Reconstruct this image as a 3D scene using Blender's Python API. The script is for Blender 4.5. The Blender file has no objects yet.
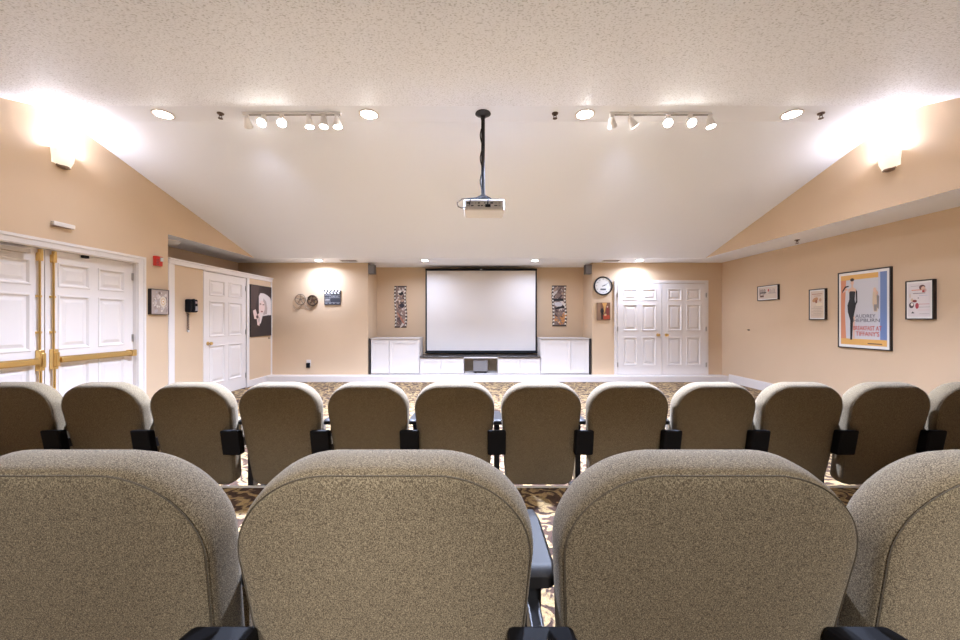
import bpy, bmesh, math, random
from mathutils import Vector, Matrix
random.seed(7)
PI = math.pi
EYE = 1.22
FPX = 380.0
TIER = .167
sc = bpy.context.scene
C = sc.collection

# ------------------------------------------------------------------ materials
MATS = {}
def mat(name, col, rough=0.6, metal=0.0, emit=None, estr=0.0, spec=None, sheen=0.0, coat=0.0):
    if name in MATS: return MATS[name]
    m = bpy.data.materials.new(name); m.use_nodes = True
    b = m.node_tree.nodes['Principled BSDF']
    b.inputs['Base Color'].default_value = (*col, 1)
    b.inputs['Roughness'].default_value = rough
    b.inputs['Metallic'].default_value = metal
    if spec is not None: b.inputs['Specular IOR Level'].default_value = spec
    if sheen: b.inputs['Sheen Weight'].default_value = sheen
    if coat: b.inputs['Coat Weight'].default_value = coat
    if emit:
        b.inputs['Emission Color'].default_value = (*emit, 1)
        b.inputs['Emission Strength'].default_value = estr
    MATS[name] = m
    return m

def nodes(m):
    nt = m.node_tree
    return nt, nt.nodes, nt.links, nt.nodes['Principled BSDF']

def add_bump(m, scale, strength, dist=0.002, detail=3, coord='Object', kind='noise', vscale=(1, 1, 1)):
    nt, N, L, b = nodes(m)
    tc = N.new('ShaderNodeTexCoord'); mp = N.new('ShaderNodeMapping'); mp.inputs['Scale'].default_value = vscale
    L.new(tc.outputs[coord], mp.inputs[0])
    if kind == 'noise':
        t = N.new('ShaderNodeTexNoise'); t.inputs['Scale'].default_value = scale; t.inputs['Detail'].default_value = detail; out = t.outputs['Fac']
    else:
        t = N.new('ShaderNodeTexVoronoi'); t.inputs['Scale'].default_value = scale; out = t.outputs['Distance']
    L.new(mp.outputs[0], t.inputs['Vector'])
    bp = N.new('ShaderNodeBump'); bp.inputs['Strength'].default_value = strength; bp.inputs['Distance'].default_value = dist
    L.new(out, bp.inputs['Height']); L.new(bp.outputs[0], b.inputs['Normal'])
    return t

def mix_noise(m, c1, c2, scale, detail=2, lo=0.35, hi=0.65, vscale=(1, 1, 1)):
    nt, N, L, b = nodes(m)
    tc = N.new('ShaderNodeTexCoord'); mp = N.new('ShaderNodeMapping'); mp.inputs['Scale'].default_value = vscale
    L.new(tc.outputs['Object'], mp.inputs[0])
    t = N.new('ShaderNodeTexNoise'); t.inputs['Scale'].default_value = scale; t.inputs['Detail'].default_value = detail
    L.new(mp.outputs[0], t.inputs['Vector'])
    r = N.new('ShaderNodeValToRGB'); r.color_ramp.elements[0].position = lo; r.color_ramp.elements[1].position = hi
    r.color_ramp.elements[0].color = (*c1, 1); r.color_ramp.elements[1].color = (*c2, 1)
    L.new(t.outputs['Fac'], r.inputs[0]); L.new(r.outputs[0], b.inputs['Base Color'])

WALL = mat('tan_wall_paint', (0.60, 0.435, 0.295), 0.75)
add_bump(WALL, 60, 0.06, 0.003)
mix_noise(WALL, (0.63, 0.468, 0.310), (0.655, 0.487, 0.325), 1.2, 3)
CEIL = mat('textured_white_ceiling', (0.76, 0.725, 0.70), 0.62)
add_bump(CEIL, 75, 0.7, 0.006, 2)
# fine plaster grit: shade of the pits between crumbs, painted into the colour
nt, N, L, b = nodes(CEIL)
tc = N.new('ShaderNodeTexCoord'); t1 = N.new('ShaderNodeTexNoise'); t1.inputs['Scale'].default_value = 80; t1.inputs['Detail'].default_value = 2
L.new(tc.outputs['Object'], t1.inputs['Vector'])
r = N.new('ShaderNodeValToRGB'); r.color_ramp.elements[0].position = 0.32; r.color_ramp.elements[1].position = 0.46
r.color_ramp.elements[0].color = (0.52, 0.54, 0.57, 1); r.color_ramp.elements[1].color = (0.83, 0.86, 0.92, 1)
L.new(t1.outputs['Fac'], r.inputs[0]); L.new(r.outputs[0], b.inputs['Base Color'])
SMOOTHC = mat('smooth_white_ceiling', (0.83, 0.86, 0.92), 0.55)
add_bump(SMOOTHC, 25, 0.12, 0.004)
WHITE = mat('white_gloss_paint', (0.76, 0.705, 0.66), 0.35)
WHITE2 = mat('white_cabinet_paint', (0.72, 0.67, 0.63), 0.4)
BLACKP = mat('black_plastic', (0.004, 0.004, 0.006), 0.65, spec=0.2)
ARM = mat('grey_black_armrest', (0.020, 0.017, 0.016), 0.5, spec=0.3)
METALB = mat('black_steel', (0.012, 0.011, 0.012), 0.35, 0.3)
BRASS = mat('polished_brass', (0.75, 0.50, 0.18), 0.28, 1.0)
CHROME = mat('brushed_steel', (0.5, 0.48, 0.46), 0.3, 1.0)
GREYSP = mat('grey_speaker_cloth', (0.20, 0.185, 0.18), 0.8)
add_bump(GREYSP, 400, 0.3)
PROJ = mat('white_projector_plastic', (0.60, 0.575, 0.56), 0.5)
DARKW = mat('dark_wood', (0.028, 0.018, 0.013), 0.35)
TOPM = mat('dark_counter', (0.05, 0.042, 0.038), 0.25)
SCRW = mat('projection_fabric', (0.68, 0.635, 0.60), 0.8)
RED = mat('red_alarm_plastic', (0.55, 0.03, 0.02), 0.4)
FRAMEB = mat('black_picture_frame', (0.014, 0.009, 0.008), 0.35)
LAMPE = mat('lit_lamp_glass', (1, 1, 1), 0.5, emit=(1.0, 0.95, 0.88), estr=16)
LAMPW = mat('warm_lit_glass', (1, 1, 1), 0.5, emit=(1.0, 0.72, 0.42), estr=14)
LAMPD = mat('dim_lamp_glass', (0.85, 0.85, 0.82), 0.4, emit=(1.0, 0.95, 0.88), estr=9)

# chair upholstery: tight two-tone weave
FAB = mat('olive_tan_woven_fabric', (0.2, 0.15, 0.09), 0.9, sheen=0.08)
def fabric(m, dark, mid, light, scale):
    nt, N, L, b = nodes(m)
    tc = N.new('ShaderNodeTexCoord')
    t = N.new('ShaderNodeTexNoise'); t.inputs['Scale'].default_value = scale; t.inputs['Detail'].default_value = 2.5; t.inputs['Roughness'].default_value = 0.7
    mp = N.new('ShaderNodeMapping'); mp.inputs['Scale'].default_value = (1.0, 1.0, 0.8)
    L.new(tc.outputs['Object'], mp.inputs[0]); L.new(mp.outputs[0], t.inputs['Vector'])
    r = N.new('ShaderNodeValToRGB'); e = r.color_ramp.elements
    e[0].position = 0.40; e[0].color = (*dark, 1); e[1].position = 0.62; e[1].color = (*light, 1)
    x = e.new(0.5); x.color = (*mid, 1)
    L.new(t.outputs['Fac'], r.inputs[0]); L.new(r.outputs[0], b.inputs['Base Color'])
    bp = N.new('ShaderNodeBump'); bp.inputs['Strength'].default_value = 0.45; bp.inputs['Distance'].default_value = 0.0015
    L.new(t.outputs['Fac'], bp.inputs['Height']); L.new(bp.outputs[0], b.inputs['Normal'])
fabric(FAB, (0.078, 0.053, 0.027), (0.17, 0.125, 0.071), (0.34, 0.265, 0.16), 560)
SEAM = mat('dark_seam_thread', (0.10, 0.075, 0.045), 0.9)

# carpet: dark brown ground with tan frond shapes
CARP = mat('patterned_carpet', (0.2, 0.14, 0.08), 0.95)
nt, N, L, b = nodes(CARP)
tc = N.new('ShaderNodeTexCoord')
nz = N.new('ShaderNodeTexNoise'); nz.inputs['Scale'].default_value = 5.0; nz.inputs['Detail'].default_value = 3
L.new(tc.outputs['Object'], nz.inputs['Vector'])
mx = N.new('ShaderNodeVectorMath'); mx.operation = 'MULTIPLY_ADD'; mx.inputs[1].default_value = (0.3, 0.3, 0.3)
L.new(nz.outputs['Color'], mx.inputs[0]); L.new(tc.outputs['Object'], mx.inputs[2])
wv = N.new('ShaderNodeTexWave'); wv.bands_direction = 'DIAGONAL'; wv.inputs['Scale'].default_value = 4.2; wv.inputs['Distortion'].default_value = 9; wv.inputs['Detail'].default_value = 2; wv.inputs['Detail Scale'].default_value = 2.2
L.new(mx.outputs[0], wv.inputs['Vector'])
vo = N.new('ShaderNodeTexVoronoi'); vo.feature = 'DISTANCE_TO_EDGE'; vo.inputs['Scale'].default_value = 9
L.new(mx.outputs[0], vo.inputs['Vector'])
r1 = N.new('ShaderNodeValToRGB'); e = r1.color_ramp.elements
e[0].position = 0.30; e[0].color = (0.075, 0.036, 0.020, 1); e[1].position = 0.76; e[1].color = (0.44, 0.30, 0.135, 1)
x = e.new(0.5); x.color = (0.25, 0.155, 0.085, 1)
L.new(wv.outputs['Fac'], r1.inputs[0])
r2 = N.new('ShaderNodeValToRGB'); e = r2.color_ramp.elements
e[0].position = 0.0; e[0].color = (0.55, 0.55, 0.55, 1); e[1].position = 0.09; e[1].color = (1, 1, 1, 1)
L.new(vo.outputs['Distance'], r2.inputs[0])
mm = N.new('ShaderNodeMix'); mm.data_type = 'RGBA'; mm.blend_type = 'MULTIPLY'; mm.inputs[0].default_value = 1
L.new(r1.outputs[0], mm.inputs[6]); L.new(r2.outputs[0], mm.inputs[7])
nf = N.new('ShaderNodeTexNoise'); nf.inputs['Scale'].default_value = 160; nf.inputs['Detail'].default_value = 2
L.new(tc.outputs['Object'], nf.inputs['Vector'])
r3 = N.new('ShaderNodeValToRGB'); e = r3.color_ramp.elements
e[0].position = 0.35; e[0].color = (0.7, 0.7, 0.7, 1); e[1].position = 0.65; e[1].color = (1.2, 1.2, 1.2, 1)
L.new(nf.outputs['Fac'], r3.inputs[0])
m2 = N.new('ShaderNodeMix'); m2.data_type = 'RGBA'; m2.blend_type = 'MULTIPLY'; m2.inputs[0].default_value = 1
L.new(mm.outputs[2], m2.inputs[6]); L.new(r3.outputs[0], m2.inputs[7]); L.new(m2.outputs[2], b.inputs['Base Color'])
bp = N.new('ShaderNodeBump'); bp.inputs['Strength'].default_value = 0.6; bp.inputs['Distance'].default_value = 0.004
L.new(nf.outputs['Fac'], bp.inputs['Height']); L.new(bp.outputs[0], b.inputs['Normal'])

INK = {}
def ink(col, rough=0.5):
    k = tuple(round(c, 3) for c in col)
    if k not in INK: INK[k] = mat('printed_ink_%d' % len(INK), col, rough)
    return INK[k]

# ------------------------------------------------------------------ mesh helper
class MB:
    def __init__(s): s.v = []; s.f = []; s.m = []; s.mats = []
    def mi(s, m):
        if m not in s.mats: s.mats.append(m)
        return s.mats.index(m)
    def face(s, pts, m):
        b = len(s.v); s.v += [tuple(p) for p in pts]; s.f.append(tuple(range(b, b + len(pts)))); s.m.append(s.mi(m))
    def box(s, a, c, m):
        x0, y0, z0 = a; x1, y1, z1 = c
        if x0 > x1: x0, x1 = x1, x0
        if y0 > y1: y0, y1 = y1, y0
        if z0 > z1: z0, z1 = z1, z0
        b = len(s.v)
        s.v += [(x0,y0,z0),(x1,y0,z0),(x1,y1,z0),(x0,y1,z0),(x0,y0,z1),(x1,y0,z1),(x1,y1,z1),(x0,y1,z1)]
        for q in ((0,3,2,1),(4,5,6,7),(0,1,5,4),(1,2,6,5),(2,3,7,6),(3,0,4,7)):
            s.f.append(tuple(b + i for i in q)); s.m.append(s.mi(m))
        return s
    def rings(s, rings, m, cap0=True, cap1=True):
        b = len(s.v); n = len(rings[0]); k = s.mi(m)
        for r_ in rings: s.v += [tuple(p) for p in r_]
        for j in range(len(rings) - 1):
            for i in range(n):
                a = b + j*n + i; c = b + j*n + (i+1) % n
                s.f.append((a, c, c + n, a + n)); s.m.append(k)
        if cap0: s.f.append(tuple(b + i for i in reversed(range(n)))); s.m.append(k)
        if cap1: s.f.append(tuple(b + (len(rings)-1)*n + i for i in range(n))); s.m.append(k)
        return s
    def tube(s, pts, rad, m, n=10, closed=False):
        P = [Vector(p) for p in pts]; rings = []
        rr = rad if isinstance(rad, (list, tuple)) else [rad]*len(P)
        up = None
        for i, p in enumerate(P):
            if closed: d = P[(i+1) % len(P)] - P[i-1]
            else: d = P[min(i+1, len(P)-1)] - P[max(i-1, 0)]
            d.normalize()
            if up is None:
                up = Vector((0,0,1)) if abs(d.z) < 0.9 else Vector((1,0,0))
            u = d.cross(up)
            if u.length < 1e-5: u = d.cross(Vector((0,1,0)))
            u.normalize(); w = u.cross(d); up = w.copy()
            rings.append([p + rr[i]*(math.cos(2*PI*k/n)*u + math.sin(2*PI*k/n)*w) for k in range(n)])
        if closed: rings.append(rings[0]); s.rings(rings, m, False, False)
        else: s.rings(rings, m)
        return s
    def lathe(s, prof, m, c=(0,0,0), axis='z', n=28, rot=None, a0=0, cap0=True, cap1=True):
        R = rot or Matrix.Identity(3)
        if axis == 'y': R = Matrix.Rotation(PI/2, 3, 'X')      # profile z runs towards -Y
        rings = []
        for r_, z_ in prof:
            rings.append([Vector(c) + R @ Vector((r_*math.cos(2*PI*k/n), r_*math.sin(2*PI*k/n), z_)) for k in range(n)])
        s.rings(rings, m, cap0, cap1); return s
    def build(s, name, parent=None, smooth=False, bevel=0, loc=None, seg=2):
        me = bpy.data.meshes.new(name); me.from_pydata(s.v, [], s.f)
        for m in s.mats: me.materials.append(m)
        for p, k in zip(me.polygons, s.m): p.material_index = k; p.use_smooth = smooth
        bm = bmesh.new(); bm.from_mesh(me)
        bmesh.ops.recalc_face_normals(bm, faces=bm.faces); bm.to_mesh(me); bm.free()
        o = bpy.data.objects.new(name, me); C.objects.link(o)
        if parent is not None: o.parent = parent
        if loc is not None: o.location = loc
        if bevel:
            md = o.modifiers.new('edge', 'BEVEL'); md.width = bevel; md.segments = seg; md.limit_method = 'ANGLE'; md.angle_limit = 0.6
        if smooth:
            try: me.set_sharp_from_angle(angle=math.radians(42))
            except Exception: pass
        return o

def thing(name, label, cat, loc=(0,0,0), rz=0, group=None):
    o = bpy.data.objects.new(name, None); C.objects.link(o)
    o.location = loc; o.rotation_euler = (0, 0, rz); o['label'] = label; o['category'] = cat
    o.empty_display_size = 0.1
    if group: o['group'] = group
    return o
def tag(o, label, cat, group=None):
    o['label'] = label; o['category'] = cat
    if group: o['group'] = group
    return o
def struct(o): o['kind'] = 'structure'; return o
def copy_tree(o, parent=None):
    c = o.copy(); C.objects.link(c); c.parent = parent
    for ch in list(o.children): copy_tree(ch, c)
    return c
LW, BW, RW = PI/2, 0.0, -PI/2      # the rotation of a thing hung on the left, back or right wall (its front is local -Y)

def text_obj(body, size, m, parent, loc, name='lettering', width=None, align='CENTER', depth=0.0006, bold=0.0):
    cu = bpy.data.curves.new(name, 'FONT'); cu.body = body; cu.size = size; cu.align_x = align; cu.align_y = 'CENTER'
    cu.extrude = depth; cu.offset = bold
    t = bpy.data.objects.new('tmp', cu); C.objects.link(t)
    dg = bpy.context.evaluated_depsgraph_get()
    me = bpy.data.meshes.new_from_object(t.evaluated_get(dg)); bpy.data.objects.remove(t)
    sx = 1
    if width:
        xs = [v.co.x for v in me.vertices]; w = max(xs) - min(xs); sx = width / w
    for v in me.vertices:
        x, y, z = v.co; v.co = (x*sx, -z, y)
    me.materials.clear(); me.materials.append(m)
    o = bpy.data.objects.new(name, me); C.objects.link(o); o.parent = parent; o.location = loc
    return o

# ------------------------------------------------------------------ room
WX, W2, HS = 4.22, 4.90, EYE + 1.16
YB, YA, YR = 7.70, 8.38, -2.2
YREC = 5.14
RID0, RID1, RZ = 3.62, 3.91, EYE + 2.04
YS = 7.11           # where the front slope comes down to the flat strip
YN = RID0 - (RZ - HS)/0.30
PROFILE = [(YR, HS), (YN, HS), (RID0, RZ), (RID1, RZ), (YS, HS), (YB, HS)]
def zc(y):
    for (a, za), (b_, zb) in zip(PROFILE, PROFILE[1:]):
        if a <= y <= b_: return za + (zb-za)*(y-a)/(b_-a)
    return HS

f = MB(); f.box((-W2-.12, YR-.12, -.12), (W2+.12, YA+.12, 0), CARP); struct(f.build('floor'))
# rear tier carrying the nearer row
f = MB(); f.box((-WX, YR, 0), (WX, 2.395, TIER), CARP); struct(f.build('floor_tier'))
f = MB(); f.box((-WX, 2.395, 0), (WX, 2.41, TIER+.002), WHITE); f.box((-WX, 2.385, TIER-.0005), (WX, 2.41, TIER+.0035), WHITE); struct(f.build('trim_1'))

# ceiling
def slab(pts, x0, x1, m, t=.1, name='ceiling'):
    s = MB()
    for (a, za), (b_, zb) in zip(pts, pts[1:]):
        s.rings([[(x0,a,za),(x1,a,za),(x1,a,za+t),(x0,a,za+t)], [(x0,b_,zb),(x1,b_,zb),(x1,b_,zb+t),(x0,b_,zb+t)]], m)
    return struct(s.build(name))
slab(PROFILE[:3], -WX-.02, WX+.02, CEIL, name='ceiling')
slab(PROFILE[2:], -WX-.02, WX+.02, SMOOTHC, name='ceiling_front')
s = MB(); s.box((-2.40, YB, HS), (2.40, YA+.1, HS+.1), SMOOTHC); struct(s.build('ceiling_alcove'))
s = MB(); s.box((WX+.004, YR, HS), (W2+.02, YB+.02, HS+.10), SMOOTHC); struct(s.build('ceiling_soffit'))
s = MB(); s.box((-W2-.02, YREC+.002, HS), (-WX-.004, YB+.02, HS+.10), SMOOTHC); struct(s.build('ceiling_recess'))

# side walls with the gable
def gable(s, x0, x1, ys, z0):
    for a, b_ in zip(ys, ys[1:]):
        if b_ - a < 1e-6: continue
        s.rings([[(x0,a,z0),(x1,a,z0),(x1,a,zc(a)+.05),(x0,a,zc(a)+.05)], [(x0,b_,z0),(x1,b_,z0),(x1,b_,zc(b_)+.05),(x0,b_,zc(b_)+.05)]], WALL)
DY0, DY1, DZ = 2.775, 4.675, EYE + .705     # opening for the double doors
s = MB()
gable(s, -WX-.14, -WX, [YR, YN, DY0], 0)
gable(s, -WX-.14, -WX, [DY0, RID0, RID1, DY1], DZ)
gable(s, -WX-.14, -WX, [DY1, YREC], 0)
gable(s, -WX-.10, -WX, [YREC, YS, YB], HS+.001)
s.box((-W2, YREC-.02, 0), (-WX-.14, YREC, HS), WALL)
struct(s.build('wall_left'))
s = MB(); s.box((-W2-.12, YREC-.02, 0), (-W2, YB+.12, HS+.1), WALL); struct(s.build('wall_recess'))
s = MB(); gable(s, WX, WX+.12, [YR, YN, RID0, RID1, YS, YB], HS+.001); struct(s.build('wall_right_upper'))
s = MB(); s.box((W2, YR-.1, 0), (W2+.12, YB+.12, HS+.1), WALL); struct(s.build('wall_right'))
s = MB()
s.box((-W2, YB, 0), (-2.27, YB+.12, HS+.1), WALL); s.box((2.27, YB, 0), (W2, YB+.12, HS+.1), WALL)
s.box((-2.39, YB+.12, 0), (-2.27, YA, HS+.1), WALL); s.box((2.27, YB+.12, 0), (2.39, YA, HS+.1), WALL)
s.box((-2.39, YA, 0), (2.39, YA+.12, HS+.1), WALL)
struct(s.build('wall_back'))
s = MB(); s.box((-W2-.1, YR-.12, 0), (W2+.1, YR, HS+.1), mat('dark_brown_rear_wall', (.05,.035,.025), .8)); struct(s.build('wall_rear'))  # unseen wall, coloured dark to cut light bounced onto the chair backs

# low white platform edge under the back wall, and baseboards
s = MB(); s.box((-WX+.02, 7.46, 0), (W2-.02, YB-.001, .115), WHITE)
struct(s.build('trim_2', bevel=.004))
s = MB(); s.box((W2-.02, YR, 0), (W2, 7.46, .135), WHITE); s.box((W2-.013, YR, .135), (W2, 7.46, .155), WHITE); struct(s.build('baseboard_right'))
s = MB()
for a, b_ in ((2.4, DY0-.11), (DY1+.11, YREC)):
    s.box((-WX, a, 0), (-WX+.018, b_, .14), WHITE)
struct(s.build('baseboard_left'))

# ------------------------------------------------------------------ doors
def panel_face(s, u0, u1, z0, z1, y, m):
    """raised-and-fielded panel set in a shallow moulding, front facing -Y"""
    def rect(i, yy): return [(u0+i, yy, z0+i), (u1-i, yy, z0+i), (u1-i, yy, z1-i), (u0+i, yy, z1-i)]
    s.rings([rect(0, y), rect(.004, y-.007), rect(.016, y-.007), rect(.030, y+.010), rect(.044, y+.010), rect(.075, y-.001)], m, cap0=False)
def six_panel(s, W, H, m, T=.04, st=.11, mid=.09, y=0):
    us = [0, st, (W-mid)/2, (W+mid)/2, W-st, W]
    k = H/1.93
    zs = [0, .20*k, .80*k, .93*k, 1.49*k, 1.57*k, 1.82*k, H]
    for i in range(5):
        for j in range(7):
            a, b_, c, d = us[i], us[i+1], zs[j], zs[j+1]
            if i in (1, 3) and j in (1, 3, 5): panel_face(s, a, b_, c, d, y, m)
            else: s.face([(a,y,c),(b_,y,c),(b_,y,d),(a,y,d)], m)
    s.face([(0,y+T,0),(W,y+T,0),(W,y+T,H),(0,y+T,H)], m)
    for q in (([0,y,0],[0,y+T,0],[0,y+T,H],[0,y,H]), ([W,y,0],[W,y+T,0],[W,y+T,H],[W,y,H]), ([0,y,0],[W,y,0],[W,y+T,0],[0,y+T,0]), ([0,y,H],[W,y,H],[W,y+T,H],[0,y+T,H])):
        s.face(q, m)
def door_leaf(name, W, H, loc, rz):
    e = bpy.data.objects.new(name, None); C.objects.link(e); e.location = loc; e.rotation_euler = (0,0,rz); struct(e)
    s = MB(); six_panel(s, W, H, WHITE); s.build('leaf', e)
    return e
def knob(parent, u, z, m=BRASS, y=0):
    s = MB(); s.lathe([(.030,0),(.030,.006),(.012,.012),(.010,.030),(.020,.038),(.027,.052),(.024,.066),(.010,.072)], m, c=(u, y, z), axis='y')
    return s.build('door_knob', parent, smooth=True)
def hinge(parent, u, z, y=0):
    s = MB(); s.box((u-.012, y-.008, z-.045), (u+.012, y, z+.045), CHROME); s.tube([(u, y-.01, z-.045),(u, y-.01, z+.045)], .007, CHROME, 8)
    return s.build('hinge', parent)

# pair in the left wall, with brass vertical-rod exit devices
LEAF = .940
def exit_door(name, y0, hand):
    e = door_leaf(name, LEAF, DZ-.015, (-WX-.045, y0, .0), LW)
    uc = .055 if hand > 0 else LEAF-.055      # side of the meeting stile
    s = MB()
    s.box((uc-.022, -.05, .73), (uc+.022, 0, .93), BRASS); s.box((uc-.016, -.07, .76), (uc+.016, -.04, .90), BRASS)
    pb = s.build('push_bar', e, bevel=.006)
    u0, u1 = (uc+.03, LEAF-.03) if hand > 0 else (.03, uc-.03)
    s = MB(); s.box((u0, -.075, .80), (u1, -.045, .845), BRASS); s.box((u0, -.05, .79), (u1, -.035, .855), mat('dark_brass_rail', (.55,.37,.14), .35, 1.0))  # backing rail behind the bar in a darker brass
    ue = LEAF-.06 if hand > 0 else .06
    s.box((ue-.03, -.08, .785), (ue+.03, 0, .86), BRASS); s.build('bar', pb, bevel=.005)
    s = MB(); s.tube([(uc, -.022, .93), (uc, -.022, 1.80)], .009, BRASS, 10); s.tube([(uc, -.03, .10), (uc, -.03, .73)], .011, BRASS, 10)
    for zz in (1.1, 1.45): s.box((uc-.02, -.022, zz-.01), (uc+.02, 0, zz+.01), BRASS)
    s.build('vertical_rod', e, smooth=True)
    s = MB(); s.box((uc-.018, -.04, 1.79), (uc+.018, 0, 1.87), BRASS); s.box((uc-.012, -.045, 1.86), (uc+.012, -.01, 1.905), BRASS); s.build('top_latch', e, bevel=.006)
    for zz in (.2, 1.0, 1.75): hinge(e, LEAF-.004 if hand > 0 else .004, zz)
    return e
d1 = exit_door('door_1', DY0+.003, -1)
d2 = exit_door('door_2', DY0+.952, 1)
s = MB(); s.box((.35, -.06, 1.845), (.78, -.005, 1.885), mat('tan_closer_metal', (.45,.37,.28), .4, .5)); s.box((.42, -.09, 1.885), (.50, -.02, 1.91), BLACKP); s.build('door_closer', d1, bevel=.004)
s = MB(); s.box((.33, -.035, 1.885), (.39, 0, 1.915), BLACKP); s.build('door_stop', d2, bevel=.003)
s = MB()      # casing round the opening
s.box((-WX-.13, DY0+.001, DZ-.012), (-WX+.004, DY1-.001, DZ-.001), WHITE); s.box((-WX-.13, DY1-.008, 0), (-WX+.004, DY1-.001, DZ-.012), WHITE); s.box((-WX-.13, DY0+.0005, 0), (-WX+.004, DY0+.0025, DZ-.012), WHITE)
s.box((-WX, DY0-.10, DZ-.002), (-WX+.02, DY1+.10, DZ+.08), WHITE); s.box((-WX+.02, DY0-.10, DZ+.05), (-WX+.028, DY1+.10, DZ+.08), WHITE)
s.box((-WX, DY1, 0), (-WX+.02, DY1+.10, DZ-.002), WHITE); s.box((-WX, DY0-.10, 0), (-WX+.02, DY0, DZ-.002), WHITE)
s.box((-WX+.02, DY1+.07, 0), (-WX+.028, DY1+.10, DZ+.05), WHITE)
struct(s.build('trim_3', bevel=.004))

# tan partition with white trim and a door, closing the left recess
PT = EYE + .835
PD0, PD1 = 5.825, 6.87
s = MB()
s.box((-WX-.10, YREC+.10, 0), (-WX-.005, PD0, PT-.06), WALL); s.box((-WX-.10, PD1, 0), (-WX-.005, YB, PT-.06), WALL); s.box((-WX-.10, PD0, 2.0), (-WX-.005, PD1, PT-.06), WALL)
struct(s.build('wall_partition'))
s = MB()
s.box((-WX-.13, YREC+.001, PT-.07), (-WX+.02, YB-.001, PT-.012), WHITE); s.box((-WX-.13, YREC, PT-.012), (-WX+.035, YB, PT+.012), WHITE)
s.box((-WX-.10, YREC+.001, 0), (-WX+.012, YREC+.10, PT-.07), WHITE)
s.box((-WX-.10, YB-.03, 0), (-WX+.012, YB-.001, PT-.07), WHITE)
s.box((-WX-.10, PD1, 0), (-WX+.012, PD1+.07, PT-.07), WHITE)
s.box((-WX-.10, PD0-.03, 0), (-WX+.008, PD0, PT-.07), WHITE)
s.box((-WX-.01, PD0, 1.975), (-WX+.008, PD1, PT-.07), WHITE)
s.box((-WX-.005, PD1+.07, 0), (-WX+.012, YB-.03, .12), WHITE); s.box((-WX-.005, YREC+.1, 0), (-WX+.012, PD0-.03, .12), WHITE)
struct(s.build('trim_4', bevel=.003))
d3 = door_leaf('door_3', PD1-PD0-.01, 1.965, (-WX-.01, PD0+.005, .005), LW)
knob(d3, .075, .85)
for zz in (.22, 1.0, 1.78): hinge(d3, PD1-PD0-.02, zz)

# closet pair on the back wall
BX0, BX1, BT = 2.725, 4.60, EYE + .79
s = MB()
s.box((BX0-.01, YB-.035, .116), (BX0+.045, YB, BT-.045), WHITE); s.box((BX1-.045, YB-.035, .116), (BX1+.01, YB, BT-.045), WHITE); s.box((BX0-.01, YB-.035, BT-.045), (BX1+.01, YB, BT+.01), WHITE)
struct(s.build('trim_5', bevel=.003))
LB = (BX1-BX0-.09)/2 - .006
d4 = door_leaf('door_4', LB, BT-.045-.13, (BX0+.047, YB-.048, .12), BW); d5 = door_leaf('door_5', LB, BT-.045-.13, (BX0+.053+LB+.004, YB-.048, .12), BW)
knob(d4, LB-.08, .80); knob(d5, .08, .80)
for zz in (.2, .92, 1.6): hinge(d4, .0, zz); hinge(d5, LB, zz)

# ------------------------------------------------------------------ theatre chairs
HW, ZT, ZBOT = .255, .790, .115
LEAN = .20
def sup(hw_top, hw_bot, zt, zb, rt, rb, off, n=14):
    """outline of the back seen from behind; OFF grows (+) or shrinks (-) it"""
    P = []
    def hw(z): return hw_bot + (hw_top-hw_bot)*(lambda q: q*q*(3-2*q))(min(1, max(0, (z-.48)/.12)))
    segs = [(1, -1, rb, rb*.8), (1, 1, rt*1.12, rt), (-1, 1, rt*1.12, rt), (-1, -1, rb, rb*.8)]
    for sx, sz, rx, rz in segs:
        cz = zt - rz if sz > 0 else zb + rz
        for i in range(n+1):
            t = i/n*PI/2
            if (sx, sz) == (1, -1): cx, sn = math.sin(t), -math.cos(t)
            elif (sx, sz) == (1, 1): cx, sn = math.cos(t), math.sin(t)
            elif (sx, sz) == (-1, 1): cx, sn = -math.sin(t), math.cos(t)
            else: cx, sn = -math.cos(t), -math.sin(t)
            p = .95
            ax = math.copysign(abs(cx)**p, cx); az = math.copysign(abs(sn)**p, sn)
            z = cz + az*rz
            P.append([sx*(hw(z)-rx) + ax*rx, z])
    # gentle crown along the top
    for q in P:
        if q[1] > zt - .10: q[1] += .012*(1-(q[0]/hw_top)**2) * (q[1]-(zt-.10))/.10
    n_ = len(P); out = []
    for i in range(n_):
        a = Vector(P[i-1]); b_ = Vector(P[(i+1) % n_]); d = b_-a
        if d.length < 1e-7: nn = Vector((0, 0))
        else: d.normalize(); nn = Vector((d.y, -d.x))
        out.append((P[i][0] + nn.x*off, P[i][1] + nn.y*off))
    return out
def ring(y, off, up=0.0):
    R = []
    for x, z in sup(HW, .224, ZT, ZBOT, .145, .075, off):
        z2 = z + up*max(0, (z-.5)/.28)
        R.append((x, y + LEAN*(ZT - z)*1.0, z2))
    return R
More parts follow.
